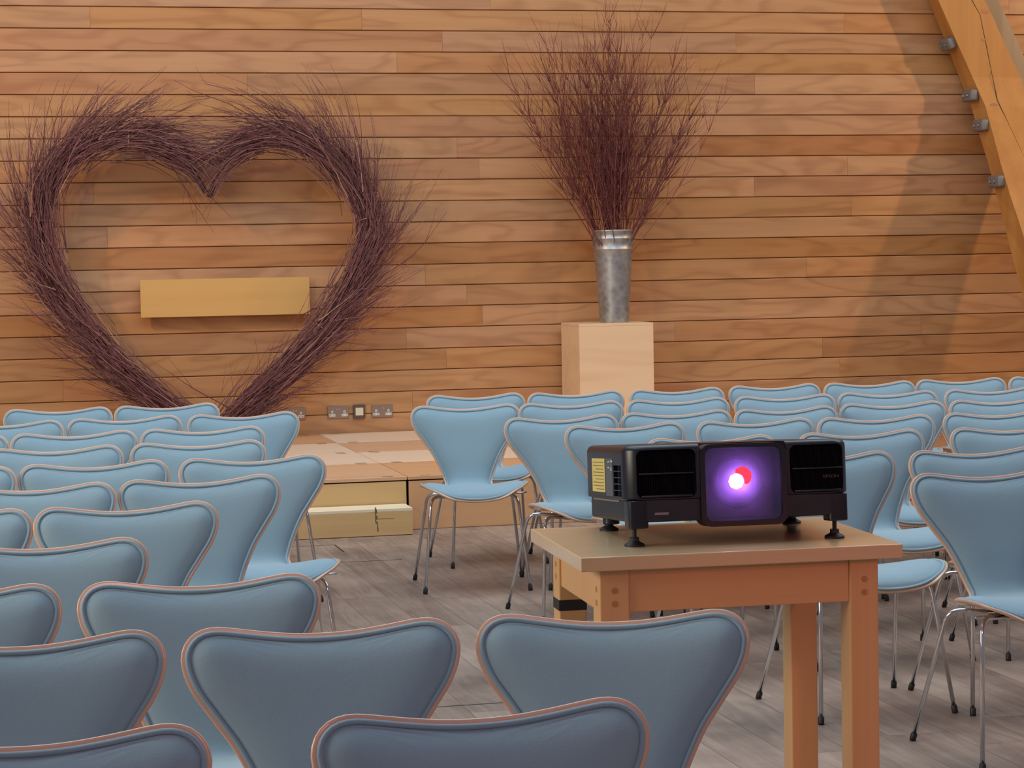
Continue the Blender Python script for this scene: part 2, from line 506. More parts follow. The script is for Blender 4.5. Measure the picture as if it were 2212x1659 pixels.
# resample evenly
P=np.vstack([OUTL,OUTL[:1]]); dd=np.concatenate([[0],np.cumsum(np.linalg.norm(np.diff(P,axis=0),axis=1))])
NO=176
uu=np.linspace(0,dd[-1],NO+1)[:-1]
OUTL=np.stack([np.interp(uu,dd,P[:,0]),np.interp(uu,dd,P[:,1])],1)
tg=np.roll(OUTL,-1,0)-np.roll(OUTL,1,0); tg/=np.linalg.norm(tg,axis=1)[:,None]
NRM=np.stack([-tg[:,1],tg[:,0]],1)
if (NRM*(OUTL-OUTL.mean(0))).sum()<0: NRM=-NRM     # outward
def inset(dv): return OUTL-NRM*dv
SPI=np.stack([np.zeros(NO),np.clip(OUTL[:,1],0.10,ST-0.10)],1)
def surf(start,h_of_d,dists,fracs):
    """concentric rings from an inset outline to the spine: list of (NO,3) rings"""
    P0=inset(start); D=SPI-P0; Ln=np.linalg.norm(D,axis=1)
    rings=[]
    def dist(Q):
        return np.sqrt(((Q[:,None,:]-P0[None,:,:])**2).sum(2)).min(1)
    for dv in dists:
        f=np.minimum(dists[-1]/Ln,0.45)*(dv/max(dists[-1],1e-6))
        Q=P0+D*f[:,None]; rings.append(shell_pt(Q[:,0],Q[:,1],h_of_d(dist(Q))))
    for fr in fracs:
        f=np.minimum(dists[-1]/Ln,0.45); f=f+(1-f)*fr
        Q=P0+D*f[:,None]; rings.append(shell_pt(Q[:,0],Q[:,1],h_of_d(dist(Q))))
    return rings
def rings_mesh(name,rings,mat):
    bm=bmesh.new()
    vs=[[bm.verts.new(p) for p in r] for r in rings]
    for a,b in zip(vs,vs[1:]):
        for k in range(NO):
            k2=(k+1)%NO
            bm.faces.new((a[k],a[k2],b[k2],b[k]))
    bmesh.ops.remove_doubles(bm,verts=bm.verts[:],dist=0.0004)
    bmesh.ops.dissolve_degenerate(bm,edges=bm.edges[:],dist=0.0002)
    bmesh.ops.recalc_face_normals(bm,faces=bm.faces[:])
    for f in bm.faces: f.smooth=True
    me=bpy.data.meshes.new(name); bm.to_mesh(me); bm.free()
    me.materials.append(mat)
    return me
TH=0.0095
flat=lambda dv: 0*dv
back=surf(0.001,lambda dv:0*dv-TH,[0],[.35,.7,1.0])[::-1]
edge=[shell_pt(OUTL[:,0],OUTL[:,1],np.full(NO,-TH+0.0015)),shell_pt(OUTL[:,0],OUTL[:,1],np.full(NO,-0.0015))]
front=surf(0.0015,flat,[0,0.004],[.35,.7,1.0])
ME_shell=rings_mesh('shell',back+edge+front,M['shell'])
padh=lambda dv: 0.0002+0.021*(1-np.exp(-(dv/0.024)**1.1))
pad=[surf(0.0072,lambda dv:0*dv-0.001,[0],[])[0], surf(0.0072,lambda dv:0*dv+0.0015,[0.0005],[])[0], surf(0.0072,lambda dv:0*dv+0.0015,[0.010],[])[0]]
pad+=surf(0.0154,padh,[0.0,0.002,0.005,0.009,0.015,0.023,0.034,0.050],[.2,.4,.6,.8,1.0])
ME_pad=rings_mesh('upholstery',pad,M['felt'])
V,F=[],[]
I=inset(0.0116); pc=shell_pt(I[:,0],I[:,1],np.full(NO,0.0004))
tube_data(V,F,list(pc),0.0046,10,closed=True)
ME_pipe=bpy.data.meshes.new('piping'); ME_pipe.from_pydata(V,[],F)
ME_pipe.polygons.foreach_set('use_smooth',[True]*len(F)); ME_pipe.materials.append(M['felt'])

def bent(p0,p1,p2,rad,n=8):
    """polyline p0->p1->p2 with a rounded corner"""
    p0,p1,p2=[np.array(p,float) for p in (p0,p1,p2)]
    a=(p0-p1)/np.linalg.norm(p0-p1); b=(p2-p1)/np.linalg.norm(p2-p1)
    A,B=p1+a*rad,p1+b*rad
    return [p0]+[ (1-t)**2*A+2*t*(1-t)*p1+t*t*B for t in np.linspace(0,1,n)]+[p2]
LEGS=[((-.055,-.03,.396),(-.188,-.135,.412),(-.229,-.218,.0)),((.055,-.03,.396),(.188,-.135,.412),(.229,-.218,.0)),
      ((-.055,.03,.396),(-.188,.085,.406),(-.243,.220,.0)),((.055,.03,.396),(.188,.085,.406),(.243,.220,.0))]
ME_leg,ME_foot=[],[]
for a,b,c in LEGS:
    c2=np.array(c); b2=np.array(b); dirn=(b2-c2)/np.linalg.norm(b2-c2)
    V,F=[],[]; tube_data(V,F,bent(a,b,c2+dirn*0.012,0.045),0.0069,12)
    me=bpy.data.meshes.new('leg'); me.from_pydata(V,[],F); me.polygons.foreach_set('use_smooth',[len(f)==4 for f in F]); me.materials.append(M['chrome']); ME_leg.append(me)
    V,F=[],[]
    q=[c2+dirn*h for h in (0.0010,0.002,0.0235,0.0245)]
    tube_data(V,F,q,[0.0092,0.0098,0.0096,0.0088],12)
    V=[(x,y,max(z,0.0)) for x,y,z in V]
    me=bpy.data.meshes.new('rubber_foot'); me.from_pydata(V,[],F); me.polygons.foreach_set('use_smooth',[len(f)==4 for f in F]); me.materials.append(M['rubber']); ME_foot.append(me)
bm=bmesh.new()
lathe(bm,[(0.070,0.385),(0.076,0.389),(0.076,0.400),(0.055,0.4085)],28,close_top=True)
box(bm,-.10,.10,-.012,.012,.389,.400,0.002,1)
bmesh.ops.recalc_face_normals(bm,faces=bm.faces[:])
ME_mount=bpy.data.meshes.new('seat_mount'); bm.to_mesh(ME_mount); bm.free(); ME_mount.materials.append(M['steel'])
V,F=[],[]
tube_data(V,F,[np.array(p) for p in ((-.150,-.012,.394),(-.10,-.010,.394),(.10,-.010,.394),(.19,-.008,.404),(.245,-.006,.407))],.0042,8)
ME_hook=bpy.data.meshes.new('linking_hook'); ME_hook.from_pydata(V,[],F); ME_hook.polygons.foreach_set('use_smooth',[True]*len(F)); ME_hook.materials.append(M['chrome'])

def make_chair():
    t=empty('stacking_chair',(0,0,0))
    link('shell',ME_shell,None,t)
    u=link('upholstery',ME_pad,None,t)
    link('piping',ME_pipe,None,u)
    for me,mf in zip(ME_leg,ME_foot):
        l=link('leg',me,None,t)
        link('rubber_foot',mf,None,l)
    link('seat_mount',ME_mount,None,t)
    link('linking_hook',ME_hook,None,t)
    return t
def copy_tree(o,parent=None):
    c=o.copy(); COL.objects.link(c)
    if parent: c.parent=parent
    for ch in o.children: copy_tree(ch,c)
    return c
ORD=['first','second','third','fourth','fifth','sixth','seventh','eighth','ninth','tenth','eleventh']
# rows counted from the stage; chairs listed outward from the aisle: (x, y, yaw in degrees)
LEFT=[
 [(0.867,10.249,5),(0.336,10.235,-3),(-0.175,10.24,0)],
 [(1.132,9.447,5),(0.619,9.46,4.5),(0.094,9.416,0)],
 [(0.851,8.654,-2),(0.363,8.662,2.5),(-0.145,8.66,0)],
 [(0.761,7.953,-3),(0.252,7.946,0)],
 [(0.884,7.22,0),(0.369,7.237,2.7),(-0.142,7.207,0)],
 [(0.654,6.554,3.3),(0.140,6.527,0)],
 [(0.382,5.855,1.7),(-0.122,5.868,0)],
 [(0.129,5.105,0)],
 [(0.420,4.349,-2),(-0.100,4.382,0)],
 [(1.061,3.631,-11.5),(0.567,3.688,-3.3),(0.057,3.724,0)],
 [(0.689,2.869,0.4),(0.051,2.888,0)],
]
RIGHT=[
 [(2.343,10.27,1),(2.836,10.212,2.5),(3.347,10.2,1.5),(3.876,10.247,1.9),(4.368,10.229,-.9),(4.876,10.254,-1.8),(5.389,10.244,0)],
 [(2.092,9.495,-7),(2.601,9.45,1),(3.106,9.441,1),(3.612,9.424,-.6),(4.118,9.432,-2.6),(4.655,9.421,0)],
 [(2.336,8.589,3.5),(2.842,8.638,1.6),(3.351,8.635,8),(3.846,8.722,-.4),(4.350,8.708,0)],
 [(2.448,8.054,2.9),(2.972,8.029,1.3),(3.454,7.991,-1.6),(3.999,8.003,0)],
 [(2.540,7.31,0),(3.118,7.309,1.2),(3.696,7.278,0)],
 [(2.671,6.504,4),(3.176,6.464,0)],
 [(2.872,5.761,0)],
]
SPECIAL={('L',9,0):'pale blue chair angled left, alone in the aisle in front of the projector table',
 ('L',10,0):'pale blue chair at the front, its back cut by the bottom frame edge, right one',
 ('L',7,0):'pale blue chair at the left edge, eighth row from the stage',
 ('R',1,0):'pale blue chair fully visible on four chrome legs beside the stage step',
 ('R',4,0):'pale blue chair hidden behind the projector, only the top of its back showing',
 ('R',5,0):'pale blue chair behind the right end of the projector table, seat showing',
 ('R',6,0):'nearest pale blue chair right of the projector table'}
proto=make_chair(); first=True
for side,rows in (('L',LEFT),('R',RIGHT)):
    for i,row in enumerate(rows):
        for j,(x,y,a) in enumerate(row):
            o=proto if first else copy_tree(proto); first=False
            o.location=(x,y,0); o.rotation_euler=(0,0,R(a))
            lab=SPECIAL.get((side,i,j))
            if not lab:
                lab='pale blue chair %s of the aisle, %s row from the stage, %s from the aisle'%('left' if side=='L' else 'right',ORD[i],ORD[j])
            tag(o,lab,'chair','rows of pale blue chairs left of the aisle' if side=='L' else 'rows of pale blue chairs right of the aisle')

# ------------------------------------------------------------------ table
TB=empty('side_table',(1.7145,5.10,0),R(-2.7))
tag(TB,'small square beech table carrying the projector','table')
TW,TD,TZ=0.772,0.580,0.75
bm=bmesh.new(); box(bm,-TW/2,TW/2,-TD/2,TD/2,TZ-0.033,TZ,0.002,2); from_bm('tabletop',bm,M['beech'],TB)
LW=0.070; ox,oy=TW/2-0.050,TD/2-0.030
for sx in (-1,1):
    for sy in (-1,1):
        bm=bmesh.new()
        a,b=sorted((sx*ox,sx*(ox-LW))); c,e=sorted((sy*oy,sy*(oy-LW)))
        box(bm,a,b,c,e,0,TZ-0.0335,0.003,2)
        lg=from_bm('leg',bm,M['beech_leg'],TB)
        bm=bmesh.new()
        for z in (0.636,0.667):
            lathe(bm,[(0.0075,0),(0.0075,0.0008)],16,Matrix.Translation(((a+b)/2,c if sy<0 else e,z))@Matrix.Rotation(R(90 if sy<0 else -90),4,'X'),close_top=True)
            lathe(bm,[(0.0075,0),(0.0075,0.0008)],16,Matrix.Translation((a if sx<0 else b,(c+e)/2,z))@Matrix.Rotation(R(-90 if sx<0 else 90),4,'Y'),close_top=True)
        from_bm('dowel',bm,M['dowel'],lg)
        if (sx,sy)==(-1,1):
            bm=bmesh.new(); box(bm,a-0.0006,b+0.0006,c-0.0006,e+0.0006,0.553,0.580)
            tag(from_bm('tape',bm,M['tape'],lg),'black tape wrapped round leg')
for sy in (-1,1):
    bm=bmesh.new(); a,b=sorted((sy*(oy-0.006),sy*(oy-0.028)))
    box(bm,-ox+LW+0.0003,ox-LW-0.0003,a,b,0.615,TZ-0.0335,0.001,1); from_bm('apron',bm,M['beech_rail'],TB)
for sx in (-1,1):
    bm=bmesh.new(); a,b=sorted((sx*(ox-0.006),sx*(ox-0.028)))
    box(bm,a,b,-oy+LW+0.0003,oy-LW-0.0003,0.615,TZ-0.0335,0.001,1); from_bm('apron',bm,M['beech_leg'],TB)

# ------------------------------------------------------------------ projector
def rbox(x0,x1,y0,y1,z0,z1,rv=0.0,rt=0.0,rb=0.0,segs=6):
    """box with rounded vertical corners and rounded top / bottom rims"""
    def plan(ins,n=segs):
        r=max(rv-ins,0.0005); pts=[]
        for cx,cy,a0 in ((x1-rv,y1-rv,0),(x0+rv,y1-rv,90),(x0+rv,y0+rv,180),(x1-rv,y0+rv,270)):
            for k in range(n+1):
                a=R(a0+90*k/n); pts.append((cx+r*math.cos(a),cy+r*math.sin(a)))
        return pts
    rings=[]
    if rb>0:
        for k in range(5):
            a=R(90*k/4); rings.append((rb*(1-math.sin(a)),z0+rb*(1-math.cos(a))))
    else: rings.append((0,z0))
    if rt>0:
        for k in range(5):
            a=R(90*k/4); rings.append((rt*(1-math.cos(a)),z1-rt*(1-math.sin(a))))
    else: rings.append((0,z1))
    bm=bmesh.new(); prev=None; firstr=None
    for ins,z in rings:
        ring=[bm.verts.new((p[0],p[1],z)) for p in plan(ins)]
        if prev:
            n=len(ring)
            for k in range(n): bm.faces.new((prev[k],prev[(k+1)%n],ring[(k+1)%n],ring[k]))
        else: firstr=ring
        prev=ring
    bm.faces.new(firstr[::-1]); bm.faces.new(prev)
    return bm
def rrect_prism(x0,x1,z0,z1,y0,y1,r,n=6,taper=0.0):
    """rounded rectangle in the x-z plane extruded along y"""
    bm=bmesh.new()
    def ring(y,t):
        vs=[]
        for cx,cz,a0 in ((x1-r,z1-r,0),(x0+r,z1-r,90),(x0+r,z0+r,180),(x1-r,z0+r,270)):
            for k in range(n+1):
                a=R(a0+90*k/n); vs.append(bm.verts.new((cx+(r-t)*math.cos(a)-0,y,cz+(r-t)*math.sin(a))))
        return vs
    A=ring(y0,0); B=ring(y1,taper)
    m=len(A)
    for k in range(m): bm.faces.new((A[k],A[(k+1)%m],B[(k+1)%m],B[k]))
    bm.faces.new(A[::-1]); bm.faces.new(B)
    bmesh.ops.recalc_face_normals(bm,faces=bm.faces[:])
    return bm
def cut(bm,cutters):
    """boolean difference evaluated to a plain mesh"""
    bmesh.ops.recalc_face_normals(bm,faces=bm.faces[:])
    me=bpy.data.meshes.new('tmp'); bm.to_mesh(me); bm.free()
    o=bpy.data.objects.new('tmp',me); COL.objects.link(o)
    tmp=[]
    for c in cutters:
        mc=bpy.data.meshes.new('cut'); c.to_mesh(mc); c.free()
        oc=bpy.data.objects.new('cut',mc); COL.objects.link(oc); tmp.append(oc)
        md=o.modifiers.new('b','BOOLEAN'); md.operation='DIFFERENCE'; md.solver='EXACT'; md.object=oc
    dg=bpy.context.evaluated_depsgraph_get()
    me2=bpy.data.meshes.new_from_object(o.evaluated_get(dg))
    for oc in tmp+[o]:
        mm=oc.data; bpy.data.objects.remove(oc); bpy.data.meshes.remove(mm)
    nb=bmesh.new(); nb.from_mesh(me2); bpy.data.meshes.remove(me2)
    return nb

PR=empty('projector',(1.737,4.955,0.75),R(-3.0))
tag(PR,'black projector with glowing violet lens standing on the table','projector')
PM=Matrix.Translation((0,-0.03,0.060))@Matrix.Rotation(R(-4.4),4,'X')   # nose raised on its front feet
def ppart(name,bm,mat,parent=None,smooth=True,sharp=R(35)):
    bmesh.ops.transform(bm,matrix=PM,verts=bm.verts[:])
    return from_bm(name,bm,mat,parent or PR,smooth,sharp)
HW=0.2750
up=rbox(-HW,HW,0,0.46,0.052,0.181,0.046,0.016,0.006,8)
g1=rrect_prism(-0.249,-0.106,0.056,0.170,-0.01,0.022,0.016)
g2=rrect_prism(0.124,0.258,0.056,0.170,-0.01,0.022,0.016)
hole=rrect_prism(-0.097,0.115,-0.05,0.30,-0.01,0.06,0.02)
vent=rbox(-HW-0.01,-HW+0.012,0.052,0.130,0.060,0.136,0.002)
up=cut(up,[g1,g2,hole,vent])
ppart('upper_case',up,M['black_plastic'])
lo=rbox(-HW+0.010,HW-0.010,0.006,0.455,0.0,0.0515,0.030,0.0,0.008)
lo=cut(lo,[rrect_prism(-0.097,0.115,-0.05,0.30,-0.01,0.06,0.02)])
ppart('lower_case',lo,M['grey_plastic'])
# lens housing with its square recess
hb=rrect_prism(-0.0965,0.1145,-0.016,0.1785,-0.003,0.0595,0.026)
hb=cut(hb,[rrect_prism(-0.0870,0.1050,-0.006,0.1720,-0.02,0.0485,0.022,8,0.010)])
LH=ppart('lens_housing',hb,M['black_plastic'])
LX,LZ=0.004,0.089
LM=Matrix.Translation((LX,0.0480,LZ))@Matrix.Rotation(R(90),4,'X')   # local z looks out of the front
bm=bmesh.new(); lathe(bm,[(0.066,0.0),(0.066,0.006),(0.060,0.012),(0.055,0.012),(0.052,0.006),(0.052,0.001)],48,LM,close_bottom=False)
ppart('lens_ring',bm,M['black_plastic'])
bm=bmesh.new(); lathe(bm,[(0.052,0.0022),(0.045,0.0060),(0.034,0.0090),(0.020,0.0108),(0.006,0.0114)],40,LM,close_bottom=False,close_top=True)
lens=ppart('lens',bm,M['lamp_violet']); tag(lens,'glowing violet lens glass')
bm=bmesh.new(); lathe(bm,[(0.0185,0.0128),(0.017,0.0142),(0.010,0.0152),(0.003,0.0156)],8,LM@Matrix.Translation((-0.003,-0.001,0)),close_top=True)
tag(ppart('light_core',bm,M['lamp_core'],lens),'white hot centre of lens')
bm=bmesh.new()      # red reflection painted as an emissive crescent, up and right of the core
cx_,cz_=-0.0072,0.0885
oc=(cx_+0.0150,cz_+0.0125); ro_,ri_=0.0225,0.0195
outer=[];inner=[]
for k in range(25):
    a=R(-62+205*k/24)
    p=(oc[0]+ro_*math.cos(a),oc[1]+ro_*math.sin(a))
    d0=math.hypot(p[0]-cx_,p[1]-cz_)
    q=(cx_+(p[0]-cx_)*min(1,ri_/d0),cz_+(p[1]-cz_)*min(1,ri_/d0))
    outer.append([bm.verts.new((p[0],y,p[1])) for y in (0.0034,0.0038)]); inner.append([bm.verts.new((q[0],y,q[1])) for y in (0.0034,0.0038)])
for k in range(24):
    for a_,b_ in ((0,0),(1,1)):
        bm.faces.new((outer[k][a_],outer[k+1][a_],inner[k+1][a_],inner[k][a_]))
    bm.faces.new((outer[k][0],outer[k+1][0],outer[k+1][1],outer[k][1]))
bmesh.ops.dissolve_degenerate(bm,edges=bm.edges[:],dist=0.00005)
tag(ppart('painted_reflection',bm,M['painted_red'],lens),'red reflection painted on lens as a glow')
bm=rrect_prism(-0.0855,0.1035,-0.0045,0.1705,0.004,0.0055,0.021)
ppart('halo_pane',bm,M['glass'])  # pane added over the recess to spread the core into a halo
# grilles
for xa,xb in ((-0.247,-0.108),(0.126,0.256)):
    bm=bmesh.new()
    n=34
    for k in range(n):
        x=xa+(xb-xa)*(k+0.5)/n
        box(bm,x-0.0011,x+0.0011,0.0135,0.0215,0.059,0.167)
    box(bm,xa,xb,0.0195,0.0216,0.0575,0.1685)
    gr=ppart('grille',bm,M['grille_black'],None,False)
    bm=bmesh.new(); box(bm,xa+0.004,xb-0.002,0.002,0.020,0.1115,0.1155,0.0018,3); box(bm,xa+0.008,xb-0.006,0.000,0.018,0.0572,0.0632,0.0028,3)
    ppart('grille_bar',bm,M['black_plastic'],gr)
# lettering on the right grille
cu=bpy.data.curves.new('txt','FONT'); cu.body='EPSON'; cu.size=0.0125; cu.extrude=0.0006; cu.align_x='CENTER'; cu.space_character=1.05
to=bpy.data.objects.new('txt',cu); COL.objects.link(to)
dg=bpy.context.evaluated_depsgraph_get(); tm=bpy.data.meshes.new_from_object(to.evaluated_get(dg))
bpy.data.objects.remove(to); bpy.data.curves.remove(cu)
bm=bmesh.new(); bm.from_mesh(tm); bpy.data.meshes.remove(tm)
bmesh.ops.transform(bm,matrix=Matrix.Translation((0.2290,0.0125,0.0895))@Matrix.Rotation(R(90),4,'X')@Matrix.Diagonal((1.0,0.8,1.0,1.0)),verts=bm.verts[:])
ppart('logo',bm,M['logo'],None,False)
bm=rrect_prism(-0.208,-0.174,0.0165,0.0225,0.0050,0.0062,0.002,3); ppart('badge',bm,M['badge'])
# side details
sx=-HW
bm=bmesh.new()
for k in range(6):
    z=0.060+0.076*k/5
    box(bm,sx-0.0005,sx+0.012,0.052,0.130,z-0.0012,z+0.0012)
ppart('side_vent',bm,M['black_plastic'],None,False)
bm=bmesh.new(); box(bm,sx-0.0008,sx+0.0004,0.138,0.212,0.060,0.150); ppart('rating_label',bm,M['label_grey'])
bm=bmesh.new()
for y0,z0,w,h in ((0.135,0.142,0.022,0.004),(0.170,0.141,0.016,0.003),(0.148,0.121,0.010,0.008),(0.168,0.127,0.020,0.003)):
    box(bm,sx-0.0012,sx-0.0007,y0,y0+w,z0,z0+h)
ppart('label_mark',bm,M['label_white'])
bm=bmesh.new(); box(bm,sx-0.0008,sx+0.0004,0.222,0.362,0.068,0.150); yl=ppart('warning_label',bm,M['label_yellow']); tag(yl,'yellow warning label')
bm=bmesh.new()
for k in range(9):
    z=0.074+0.0082*k; box(bm,sx-0.0011,sx-0.0007,0.233,0.350-(0.03 if k%3==0 else 0),z,z+0.0018)
ppart('label_print',bm,M['label_ink'],yl)
bm=bmesh.new(); box(bm,sx+0.0088,sx+0.0105,0.12,0.40,0.0465,0.0505); ppart('side_strip',bm,M['badge'])
# corner pods and screw feet
def foot(x,y,zb,ln,r):
    """foot whose top meets the case at height zb and stands on the table"""
    t=bmesh.new()
    lathe(t,[(r,0.0),(r,0.004),(r*0.55,0.010),(0.011,0.012),(0.011,0.020)],28,Matrix.Translation((x,y,0.0005)),close_top=True)
    lathe(t,[(0.0052,0.018),(0.0052,zb)],14,Matrix.Translation((x,y,0)),close_top=True)
    return from_bm('foot',t,M['rubber'],PR,True,R(35))
foot(-0.248,0.018,0.055,0.05,0.024); foot(0.246,0.018,0.055,0.05,0.024)
foot(-0.236,0.335,0.045,0.03,0.024); foot(0.240,0.335,0.045,0.03,0.024)
for x in (-0.246,0.2435):
    bm=rbox(x-0.024,x+0.024,0.004,0.062,-0.014,0.050,0.012,0.0,0.004); ppart('corner_pod',bm,M['black_plastic'])
for x in (-0.233,0.238):
    bm=bmesh.new(); lathe(bm,[(0.019,-0.016),(0.021,-0.014),(0.021,0.001)],24,Matrix.Translation((x,0.355,0)),close_top=True); ppart('foot_boss',bm,M['black_plastic'])

# ------------------------------------------------------------------ plinth, bucket, bouquet
PX0,PX1,PY0,PY1=3.897,4.414,14.25,14.72
t=empty('display_plinth',((PX0+PX1)/2,(PY0+PY1)/2,ZS))
tag(t,'pale birch plywood plinth standing on the stage by the wall','plinth')
hx_,hy_=(PX1-PX0)/2,(PY1-PY0)/2; hh=1.0-ZS
bm=bmesh.new(); box(bm,-hx_,hx_,-hy_,-hy_+0.018,0.001,hh-0.0185,0.0012,1); from_bm('front_panel',bm,M['birch'],t)
for s in (-1,1):
    a,b=sorted((s*hx_,s*(hx_-0.018)))
    bm=bmesh.new(); box(bm,a,b,-hy_+0.0183,hy_-0.0183,0.001,hh-0.0185,0.0012,1); from_bm('side_panel',bm,M['birch'],t)
bm=bmesh.new(); box(bm,-hx_,hx_,hy_-0.018,hy_,0.001,hh-0.0185,0.0012,1); from_bm('back_panel',bm,M['birch'],t)
bm=bmesh.new(); box(bm,-hx_,hx_,-hy_,hy_,hh-0.018,hh,0.0015,1); from_bm('top_panel',bm,M['birch'],t)

BX,BY=4.206,14.47
t=empty('flower_bucket',(BX,BY,1.0))
tag(t,'tall galvanised metal bucket standing on the plinth','bucket')
bm=bmesh.new()
prof=[(0.097,0.0),(0.0985,0.004)]
def rad(z): return 0.0985+0.0405*(z/0.625)
for z in np.linspace(0.02,0.49,10): prof.append((rad(z),z))
for zc in (0.497,0.568):
    prof+=[(rad(zc)-0.0,zc-0.006),(rad(zc)+0.003,zc-0.002),(rad(zc)+0.003,zc+0.002),(rad(zc),zc+0.006)]
prof+=[(rad(0.612),0.612),(0.1425,0.617),(0.1435,0.622),(0.141,0.626),(0.1365,0.624),(0.135,0.60),(0.128,0.50),(0.118,0.35),(0.002,0.34)]
lathe(bm,prof,48); from_bm('bucket_body',bm,M['galv'],t,True,R(50))
for s in (-1,1):
    V,F=[],[]
    a0=R(200) if s<0 else R(-20)
    e0=np.array((rad(0.56)*math.cos(a0+0.25),rad(0.56)*math.sin(a0+0.25),0.56)); e1=np.array((rad(0.56)*math.cos(a0-0.35*s*0-0.45),rad(0.56)*math.sin(a0-0.45),0.52))
    mid=(e0+e1)/2+np.array((math.cos(a0-0.1)*0.045,math.sin(a0-0.1)*0.045,0.045))
    pts=[(1-q)**2*e0+2*q*(1-q)*mid+q*q*e1 for q in np.linspace(0,1,14)]
    tube_data(V,F,pts,0.003,8); mesh_obj('handle',V,F,M['cast'],t)

def twig_attr(me,vals):
    a=me.attributes.new('tw','FLOAT','POINT'); a.data.foreach_set('value',vals)

tb=empty('twig_bouquet',(BX,BY,1.0))
tag(tb,'tall spray of bare dark red twigs in the metal bucket','twigs')
r=random.Random(21)
for k in range(100):
    V,F,A=[],[],[]
    ang=r.uniform(0,2*math.pi); rr_=0.105*math.sqrt(r.random())
    base=np.array((rr_*math.cos(ang),rr_*math.sin(ang),0.42))
    # direction: fan mainly sideways, some toward the room
    sp=r.gauss(0,1)
    lean=max(-1,min(1,sp*0.52)); 
    ln=r.uniform(1.08,1.82)*(1-0.22*abs(lean))
    dx=lean*0.56*ln; dy=r.uniform(-0.30,0.12)*ln*0.5
    top=np.array((base[0]*2.2+dx,min(base[1]*1.4+dy,0.24),0.42+ln))
    n=11; bend=np.array((r.gauss(0,.035),r.gauss(0,.02),0)); pts=[]
    for i in range(n):
        q=i/(n-1)
        e=q**1.0
        p=base*(1-q)+np.array((base[0]+(top[0]-base[0])*e,base[1]+(top[1]-base[1])*e,top[2]))*q if False else np.array((base[0]+(top[0]-base[0])*e,base[1]+(top[1]-base[1])*e,base[2]+(top[2]-base[2])*q))
        p=p+bend*math.sin(math.pi*q)+np.array((r.gauss(0,.005),r.gauss(0,.004),0))*q
        p[1]=min(p[1],0.27)
        pts.append(p)
    r0_=r.uniform(0.0030,0.0052)
    c0=r.random()
    a,b=tube_data(V,F,pts,[r0_*(1-0.80*i/(n-1)) for i in range(n)],5,False); A+= [min(1,c0*0.82+0.25*(1-(i//5)/10)*r.random()) for i in range(b-a)]
    for s in range(r.randint(13,21)):
        q=r.uniform(0.28,0.93); i=int(q*(n-1)); p0=pts[i]; d0=pts[min(i+1,n-1)]-pts[max(i-1,0)]; d0/=np.linalg.norm(d0)
        sd=np.array((r.gauss(0,1),r.gauss(0,.6),r.gauss(0,.3))); sd/=np.linalg.norm(sd)
        dd_=d0+sd*r.uniform(0.25,0.65); dd_/=np.linalg.norm(dd_)
        L=r.uniform(0.12,0.42)*(1.15-q*0.5)
        cur=np.array((0,0,r.uniform(0.0,0.25)))
        sp_=[p0]; dv=dd_.copy()
        for m in range(5):
            dv=dv+cur*0.25+np.array((r.gauss(0,.05),r.gauss(0,.04),0)); dv/=np.linalg.norm(dv)
            nx=sp_[-1]+dv*L/5; nx[1]=min(nx[1],0.28); sp_.append(nx)
        a,b=tube_data(V,F,sp_,[0.0021,0.0018,0.0015,0.0012,0.0010,0.0007],4,False); A+=[c0*0.7]*(b-a)
    o=mesh_obj('twig',V,F,M['stem'],tb); twig_attr(o.data,A)

# ------------------------------------------------------------------ heart wreath
HY=14.50
HP=[(1.50,0.345),(1.780,0.585),(1.968,0.752),(2.125,0.916),(2.252,1.066),(2.379,1.246),(2.477,1.459),(2.528,1.641),(2.470,1.856),(2.351,2.040),(2.185,2.178),(1.973,2.250),(1.790,2.222),(1.637,2.121),(1.543,2.002),(1.487,1.880)]
HL=[(1.50,0.345),(1.25,0.48),(1.088,0.612),(0.914,0.768),(0.757,0.952),(0.616,1.134),(0.519,1.315),(0.451,1.494),(0.428,1.702),(0.449,1.908),(0.540,2.070),(0.689,2.187),(0.867,2.245),(1.043,2.244),(1.219,2.184),(1.366,2.078),(1.487,1.880)]
hw=empty('heart_wreath',(1.5,HY,ZS))
tag(hw,'large heart shaped wreath of bundled purple twigs leaning by the wall','wreath')
O=np.array((1.5,HY,ZS))
r=random.Random(77)
halves=[]
for side,pts in ((1,HP),(-1,HL)):
    C=catmull(pts,14); dl=np.concatenate([[0],np.cumsum(np.linalg.norm(np.diff(C,axis=0),axis=1))])
    halves.append((side,C,dl))
